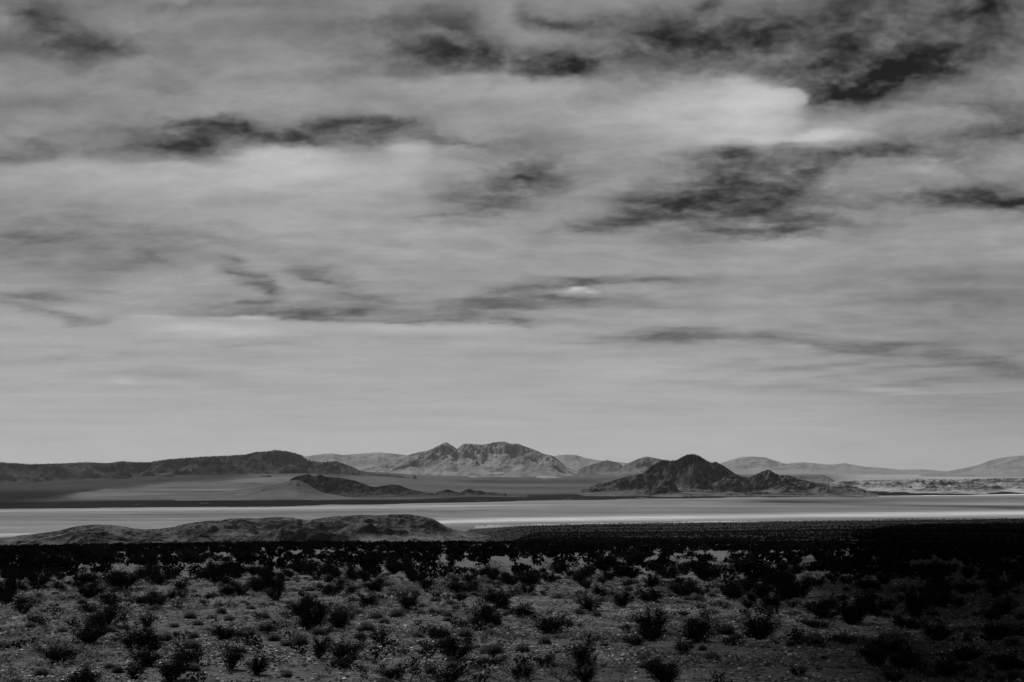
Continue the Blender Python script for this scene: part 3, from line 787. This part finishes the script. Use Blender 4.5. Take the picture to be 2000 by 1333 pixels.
for (x, y, w_, h_, k) in BUSH:
    sh = 0.88 if w_ > 58 and k == 0 else 1.0
    w_, h_ = w_ * sh, h_ * sh
    X, Y, Z_, d = ground_at(x, y)
    plants.append([X, Y, Z_, w_ * d / F, h_ * d / F, k, x, y])
tufts = []
for (x, y, w_, h_) in TUFT:
    X, Y, Z_, d = ground_at(x, y)
    tufts.append([X, Y, Z_, w_ * d / F, h_ * d / F, 2, x, y])
rnd = np.random.RandomState(5)
cell = {}
def free(X, Y, r):
    ix, iy = int(X // 3), int(Y // 3)
    for a in (-1, 0, 1):
        for b in (-1, 0, 1):
            for (x2, y2, r2) in cell.get((ix + a, iy + b), ()):
                if (X - x2) ** 2 + (Y - y2) ** 2 < (r + r2) ** 2: return False
    cell.setdefault((ix, iy), []).append((X, Y, r))
    return True
for p_ in plants: free(p_[0], p_[1], 0.45 * p_[3])
for p_ in tufts: free(p_[0], p_[1], 0.45 * p_[3])
HALF = math.radians(21.0)
def scatter(d0, d1, count):
    d = np.sqrt(rnd.rand(count) * (d1 * d1 - d0 * d0) + d0 * d0)
    a = (rnd.rand(count) * 2 - 1) * HALF
    return a, d
# more bushes between the traced ones, thicker with distance
a_, d_ = scatter(44, 118, 3000)
need = 300 - len(plants)
cand = []
for a, d in zip(a_, d_):
    if len(cand) >= need: break
    if rnd.rand() > 0.10 + 0.75 * sstep(50, 105, d): continue
    X, Y = d * math.sin(a), d * math.cos(a)
    if fbm(X / 9, Y / 9, 3, 83) < -0.08: continue
    w_ = 0.45 + 0.85 * rnd.rand() ** 1.5
    if abs(a) < math.radians(19.9) and free(X, Y, 0.42 * w_):
        cand.append([X, Y, 0, w_, w_ * (0.65 + 0.3 * rnd.rand()), 1 if rnd.rand() < 0.15 else 0, 0, 0])
dmax_ind = max(math.hypot(c[0], c[1]) for c in cand)
plants += cand
a_, d_ = scatter(34, 100, 3000)
nt = 0
for a, d in zip(a_, d_):
    if nt >= 235: break
    X, Y = d * math.sin(a), d * math.cos(a)
    if fbm(X / 5, Y / 5, 3, 81) < 0.06: continue
    w_ = 0.26 + 0.42 * rnd.rand() ** 1.5
    if abs(a) < math.radians(19.6) and free(X, Y, 0.4 * w_):
        tufts.append([X, Y, 0, w_, w_ * (0.42 + 0.18 * rnd.rand()), 2, 0, 0]); nt += 1
for L_ in (plants, tufts):
    for p_ in L_:
        p_[2] = float(gz_xy(p_[0], p_[1]))
        if p_[7] == 0:
            q = project(math.atan2(p_[0], p_[1]), p_[2] / math.hypot(p_[0], p_[1]))
            p_[6], p_[7] = float(q[0]), float(q[1])

BANDS = [(1306, 'along the bottom edge'), (1270, 'just above the bottom edge'), (1235, 'in the lower foreground'), (1205, 'in the middle foreground'),
         (1178, 'behind the middle foreground'), (1155, 'in the upper foreground'), (1135, 'on the last open gravel'), (1118, 'fronting the dark belt'), (0, 'in the dark belt')]
ZONES = ['far left', 'left', 'left of centre', 'centre', 'right of centre', 'right', 'far right']
ORD = ['first', 'second', 'third', 'fourth', 'fifth', 'sixth', 'seventh', 'eighth', 'ninth', 'tenth', 'eleventh', 'twelfth', 'thirteenth', 'fourteenth', 'fifteenth', 'sixteenth', 'seventeenth', 'eighteenth', 'nineteenth', 'twentieth']
def label_all(items, nouns):
    cells = {}
    for i, p_ in enumerate(items):
        band = next(j for j, b in enumerate(BANDS) if p_[7] >= b[0])
        zone = int(min(6, max(0, p_[6] / (2000 / 7.0))))
        cells.setdefault((band, zone), []).append(i)
    out_ = [None] * len(items)
    for (band, zone), ids in cells.items():
        ids.sort(key=lambda i: items[i][6])
        for k, i in enumerate(ids):
            noun = nouns(items[i])
            where = f'{ZONES[zone]} {BANDS[band][1]}'
            if len(ids) == 1: out_[i] = f'{noun}, {where}'
            elif k == 0: out_[i] = f'{noun}, leftmost, {where}'
            elif k == len(ids) - 1: out_[i] = f'{noun}, rightmost, {where}'
            else: out_[i] = f'{noun}, {ORD[min(k, 19)]} from left, {where}'
    return out_
def bush_noun(p_):
    if p_[5] == 1: return 'sparse twiggy shrub'
    if p_[4] / p_[3] > 0.9: return 'tall black shrub'
    if p_[4] / p_[3] < 0.55: return 'low wide black shrub'
    return 'rounded black shrub'
for p_, lab in zip(plants, label_all(plants, bush_noun)):
    ms = (open_meshes if p_[5] == 1 else bush_meshes)
    f, s = ms[rnd.randint(len(ms))]
    e = add_obj('desert_shrub', None, loc=(p_[0], p_[1], p_[2] - 0.02), label=lab, category='shrub', group='dark shrubs on the gravel')
    e.rotation_euler = (0, 0, rnd.rand() * 6.28)
    e.scale = (p_[3], p_[3], p_[4])
    add_obj('foliage', f, parent=e)
    add_obj('stems', s, parent=e)
for p_, lab in zip(tufts, label_all(tufts, lambda q: 'low rounded grey tuft' if q[4] / q[3] < 0.5 else 'domed grey tuft')):
    o = add_obj('dry_tuft', tuft_meshes[rnd.randint(5)], loc=(p_[0], p_[1], p_[2] - 0.01), label=lab, category='tuft', group='low tufts between the shrubs')
    o.rotation_euler = (0, 0, rnd.rand() * 6.28)
    o.scale = (p_[3], p_[3], p_[4] * 1.05)

# ---- far scrub: thousands of bushes that read as one belt
def scrub_cloud(pts, wid, hei, nq, qs):
    N = len(pts)
    u = rnd.rand(N, nq, 3)
    th = u[..., 0] * 2 * np.pi; r = np.sqrt(u[..., 1]) * 0.5; hz = u[..., 2] ** 0.8
    rr = r * (0.55 + 0.6 * hz)
    c = np.stack([rr * np.cos(th) * wid[:, None] * 1.1, rr * np.sin(th) * wid[:, None] * 1.1, (0.04 + 0.92 * hz * (1 - 1.2 * r * r)) * hei[:, None]], -1) + pts[:, None, :]
    c = c.reshape(-1, 3); M = len(c)
    ax = rnd.randn(M, 3); ax /= np.linalg.norm(ax, axis=1)[:, None]
    ay = np.cross(ax, rnd.randn(M, 3)); ay /= np.linalg.norm(ay, axis=1)[:, None]
    s = np.repeat(wid, nq)[:, None] * qs * (0.6 + 0.8 * rnd.rand(M, 1))
    return quads_to_mesh('s', c, ax * s, ay * s)
Vs, Fs, off = [], [], 0
def add_scrub(d0, d1, count, nq, qs, dens=None):
    global off
    a, d = scatter(d0, d1, count)
    X, Y = d * np.sin(a), d * np.cos(a)
    keep = fbm(X / 60, Y / 60, 3, 91) > -0.35 - 0.2 * rnd.rand(count)
    if dens is not None: keep &= dens(a, d, X, Y)
    X, Y, a, d = X[keep], Y[keep], a[keep], d[keep]
    wid = 0.65 + 0.85 * rnd.rand(len(X)) ** 1.4; hei = wid * (0.55 + 0.35 * rnd.rand(len(X)))
    v, f = scrub_cloud(np.stack([X, Y, ground_z(a, d)], 1), wid, hei, nq, qs)
    Vs.append(v); Fs.append(f + off); off += len(v)
add_scrub(88, 132, 420, 170, 0.05, lambda a, d, X, Y: (rnd.rand(len(a)) < sstep(85, 128, d)) & (fbm(X / 12, Y / 20, 3, 95) > -0.1))
add_scrub(130, 260, 1700, 80, 0.075, lambda a, d, X, Y: fbm(X / 12, Y / 26, 3, 95) > -0.12)
add_scrub(260, 620, 8500, 26, 0.13)
rt = lambda a: sstep(float(az_of(820, 1050)), float(az_of(1000, 1050)), a)
add_scrub(620, 1250, 15000, 12, 0.2, lambda a, d, X, Y: rnd.rand(len(a)) < rt(a))
add_scrub(1250, 2900, 34000, 8, 0.26, lambda a, d, X, Y: (rnd.rand(len(a)) < rt(a)) & (rnd.rand(len(a)) < (1 - 0.86 * sstep(-450, -60, d - np.interp(a, AZK, d_near_k) + 200 * fbm(X / 160, Y / 60, 3, 51)))) & (d < np.interp(a, AZK, d_near_k) + 60))
me = make_mesh('scrub', np.concatenate(Vs), np.concatenate(Fs))
add_obj('scrub', me, m_scrub, kind='stuff', label='dense belt of dark desert scrub on the slope down to the dry lake', category='scrub')

# ---- the many small dark plants below knee height
a_, d_ = scatter(32, 108, 9000)
X, Y = d_ * np.sin(a_), d_ * np.cos(a_)
kp = (rnd.rand(len(X)) < np.clip(0.30 + 1.9 * fbm(X / 7, Y / 7, 4, 87), 0.03, 1)) & (rnd.rand(len(X)) < 0.45)
X, Y = X[kp], Y[kp]
wid = 0.14 + 0.40 * rnd.rand(len(X)) ** 1.8
v, f = scrub_cloud(np.stack([X, Y, gz_xy(X, Y) - 0.01], 1), wid, wid * (0.45 + 0.45 * rnd.rand(len(X))), 110, 0.045)
add_obj('small_scrub', make_mesh('small_scrub', v, f), m_leaf, kind='stuff', label='small dark seedlings and low scrub scattered between the larger shrubs', category='scrub')

# ---- small dry litter and seedlings on the gravel
NL = 15000
a_, d_ = scatter(31, 98, NL * 3)
X, Y = d_ * np.sin(a_), d_ * np.cos(a_)
kp = rnd.rand(len(X)) < np.clip(0.25 + 1.5 * fbm(X / 6, Y / 6, 4, 85), 0.02, 1)
X, Y = X[kp][:NL], Y[kp][:NL]
nb = 16; M = len(X)
base_ = np.stack([X, Y, gz_xy(X, Y) - 0.01], -1)[:, None, :]
size_ = (0.045 + 0.14 * rnd.rand(M, 1) ** 2.5)[:, :, None]
dirs = rnd.randn(M, nb, 3) * np.array([1, 1, 0.5]) + np.array([0, 0, 0.45]); dirs[..., 2] = np.abs(dirs[..., 2])
tip = base_ + dirs * size_
sd_ = rnd.randn(M, nb, 3) * 0.011
V = np.stack([base_ + sd_, base_ - sd_, tip - 0.5 * sd_, tip + 0.5 * sd_], 2).reshape(-1, 3)
me = make_mesh('ground_litter', V, np.arange(len(V)).reshape(-1, 4))
add_obj('ground_litter', me, m_tuft, kind='stuff', label='sparse dry grass, seedlings and twigs littering the gravel', category='litter')

# ------------------------------------------------------------------ stones
def stone_arrays(rs, sub=1):
    import bmesh
    bm = bmesh.new(); bmesh.ops.create_icosphere(bm, subdivisions=sub, radius=0.5)
    v = np.array([p.co[:] for p in bm.verts]); f = np.array([[q.index for q in p.verts] for p in bm.faces])
    bm.free()
    for k in range(5):      # chip flat faces off the ball
        nrm = rs.randn(3); nrm /= np.linalg.norm(nrm)
        dd = v @ nrm; c = 0.24 + 0.14 * rs.rand()
        v = v - np.outer(np.maximum(dd - c, 0), nrm)
    v = v + rs.randn(*v.shape) * 0.02
    v[:, 2] *= 0.65
    return v, f
def stone_material(name, lo, hi):
    mat, n, l, out = new_mat(name)
    tc = n.new('ShaderNodeTexCoord')
    ns = noise_node(n, l, tc.outputs['Object'], 3.0, 5, 0.6)
    geo = n.new('ShaderNodeNewGeometry')
    rp = math_node(n, l, 'POWER', geo.outputs['Random Per Island'], 2.5)
    v = math_node(n, l, 'MULTIPLY', maprange(n, l, ns, 0.3, 0.7, lo, hi), maprange(n, l, rp, 0, 1, 0.55, 4.2) if name == 'gravel_stone' else 1.0)
    surface(n, l, out, v, ns, 0.4, 0.02)
    return mat
m_gravel = stone_material('gravel_stone', 0.055, 0.150)
m_white = stone_material('pale_stone', 0.16, 0.30)
prot = [stone_arrays(rs, 1) for i in range(8)]
NG = 60000
a_, d_ = scatter(30, 95, NG * 7)
kp = rnd.rand(len(d_)) < (38 / d_) ** 1.3
a_, d_ = a_[kp], d_[kp]
X, Y = d_ * np.sin(a_), d_ * np.cos(a_)
patch = fbm(X / 5, Y / 5, 4, 61)
keep = (rnd.rand(len(X)) < np.clip(0.4 + 1.7 * patch, 0.1, 1))
X, Y = X[keep][:NG], Y[keep][:NG]
Zg = gz_xy(X, Y)
sz = 0.035 + 0.11 * rnd.rand(len(X)) ** 3.2 + 0.14 * (rnd.rand(len(X)) < 0.012) * rnd.rand(len(X))
Vg, Fg, off = [], [], 0
which = rnd.randint(8, size=len(X))
for k in range(8):
    s_ = which == k
    v, f = prot[k]
    th = rnd.rand(s_.sum()) * 6.28; c, s = np.cos(th), np.sin(th)
    P = np.empty((s_.sum(), len(v), 3))
    P[..., 0] = (v[:, 0] * c[:, None] - v[:, 1] * s[:, None]) * sz[s_][:, None] + X[s_][:, None]
    P[..., 1] = (v[:, 0] * s[:, None] + v[:, 1] * c[:, None]) * sz[s_][:, None] * 1.2 + Y[s_][:, None]
    P[..., 2] = v[:, 2] * sz[s_][:, None] + Zg[s_][:, None] + 0.1 * sz[s_][:, None]
    Vg.append(P.reshape(-1, 3)); Fg.append((f[None] + (np.arange(s_.sum()) * len(v))[:, None, None]).reshape(-1, 3) + off); off += P.size // 3
me = make_mesh('gravel', np.concatenate(Vg), np.concatenate(Fg))
add_obj('gravel', me, m_gravel, kind='stuff', label='loose dark gravel and pebbles strewn over the foreground', category='gravel')

STONE = [ # x, y, width px, label
 (232,1264,9,'brightest white stone, on open gravel near the left edge'),(233,1233,5,'tiny white stone beside a dark low tuft on the left'),(191,1280,5,'small pale stone between two dark bushes lower left'),
 (318,1331,8,'pale stone on the bottom edge left of centre'),(108,1297,4,'tiny white stone at the foot of a black bush lower left'),(127,1301,4,'tiny white stone right of the lower left bush'),
 (82,1327,9,'rounded grey stone near the bottom left corner'),(820,1193,6,'white stone in the gap among dark shrubs near the centre'),(799,1232,5,'small pale stone on gravel below the central shrubs'),
 (667,1318,8,'round pale stone at the bottom with gravel all round'),(532,1308,11,'large grey rounded stone in the stony patch at the bottom'),(517,1310,9,'grey stone touching the left of the large rounded stone'),
 (650,1288,9,'pale stone at the foot of the wide black bush'),(932,1287,9,'pale flat stone right of the broad black bush'),(1094,1234,6,'bright white stone in front of the central black bush'),(1003,1233,5,'white stone left of the central black bush'),
 (1002,1273,6,'pale stone at the left of a low tuft below centre'),(1063,1321,7,'pale stone on the bottom gravel just right of centre'),(1241,1324,8,'pale stone near the bottom right of centre'),(1318,1324,9,'white stone under the twiggy bush at bottom'),
 (1340,1290,6,'small pale stone above the bottom bush right of centre'),(1213,1207,6,'pale stone behind the central right bush'),(1652,1142,5,'white stone far up the right slope'),(1675,1194,6,'bright white stone at the foot of a small black bush right'),
 (1753,1144,5,'pale stone high on the right among black shrubs'),(1792,1213,6,'white stone in the shadow of the tall right shrub'),(1922,1253,6,'small white stone on the dark right slope'),(1888,1287,6,'white stone low on the dark right slope'),
 (1909,1138,5,'tiny white stone at the upper right'),(1944,1163,4,'tiny pale stone at the far right'),(1955,1324,7,'pale stone near the bottom right corner'),(1558,1252,7,'grey stone on the rim of the washed-out bank'),(1570,1254,7,'grey stone on the bank rim, right of its twin'),
 (1510,1265,6,'pale stone below the washed-out bank'),(1832,1138,5,'small white stone between black shrubs at upper right'),
]
for i, (x, y, w_, lab) in enumerate(STONE):
    X1, Y1, Z1, d = ground_at(x, y)
    v, f = stone_arrays(rs, 2)
    o = add_obj('stone', make_mesh('stone', v, f), m_white, loc=(X1, Y1, Z1 + 0.15 * w_ * d / F), label=lab, category='stone', group='pale stones scattered on the gravel')
    s = w_ * d / F; o.scale = (s, s, s); o.rotation_euler = (0, 0, rnd.rand() * 6.28)

# ------------------------------------------------------------------ fallen branch
X1, Y1, Z1, d = ground_at(1112, 1210)
X2, Y2, Z2, d2 = ground_at(1160, 1215)
P0 = np.array([X1, Y1, Z1 + 0.05]); P1 = np.array([X2, Y2, Z2 + 0.04])
s = np.linspace(0, 1, 9)[:, None]
pts = P0 * (1 - s) + P1 * s + np.array([0, 0, 1]) * (0.05 * np.sin(s * 7)) + np.array([0, 1, 0]) * 0.04 * np.sin(s * 11)
c = pts.mean(0); c[2] = Z1
twig = lambda k, dx, dz: (np.array([pts[k] - c, pts[k] - c + [dx * .5, .05, dz * .6], pts[k] - c + [dx, .12, dz]]), [0.016, 0.011, 0.006])
v, f = tubes([(pts - c, np.linspace(0.038, 0.016, 9))], 7)
mat, n, l, out = new_mat('weathered_wood')
tc = n.new('ShaderNodeTexCoord'); ns = noise_node(n, l, tc.outputs['Object'], 18, 5, 0.6)
surface(n, l, out, maprange(n, l, ns, 0.3, 0.7, 0.09, 0.16), ns, 0.5, 0.01)
e = add_obj('fallen_branch', None, loc=c, label='weathered pale branch lying on the gravel right of the central black bush', category='branch')
add_obj('limb', make_mesh('limb', v, f, True), mat, parent=e)
for k, dx, dz in ((3, -0.12, 0.16), (6, 0.16, 0.10)):
    v, f = tubes([twig(k, dx, dz)], 5)
    add_obj('twig', make_mesh('twig', v, f, True), mat, parent=e)

# ------------------------------------------------------------------ haze
def box(name, x0, x1, y0, y1, z0, z1):
    v = np.array([(x, y, z) for x in (x0, x1) for y in (y0, y1) for z in (z0, z1)], float)
    f = np.array([(0, 1, 3, 2), (4, 6, 7, 5), (0, 4, 5, 1), (2, 3, 7, 6), (0, 2, 6, 4), (1, 5, 7, 3)])
    return make_mesh(name, v, f)
mat, n, l, out = new_mat('haze_air')
pv = n.new('ShaderNodeVolumePrincipled')
pv.inputs['Color'].default_value = (0.92, 0.92, 0.92, 1)
pv.inputs['Density'].default_value = HAZE
l.new(pv.outputs[0], out.inputs['Volume'])
add_obj('haze', box('haze', -56000, 56000, -56000, 56000, -140, 620), mat, kind='stuff', label='thin pale haze filling the valley air', category='haze')
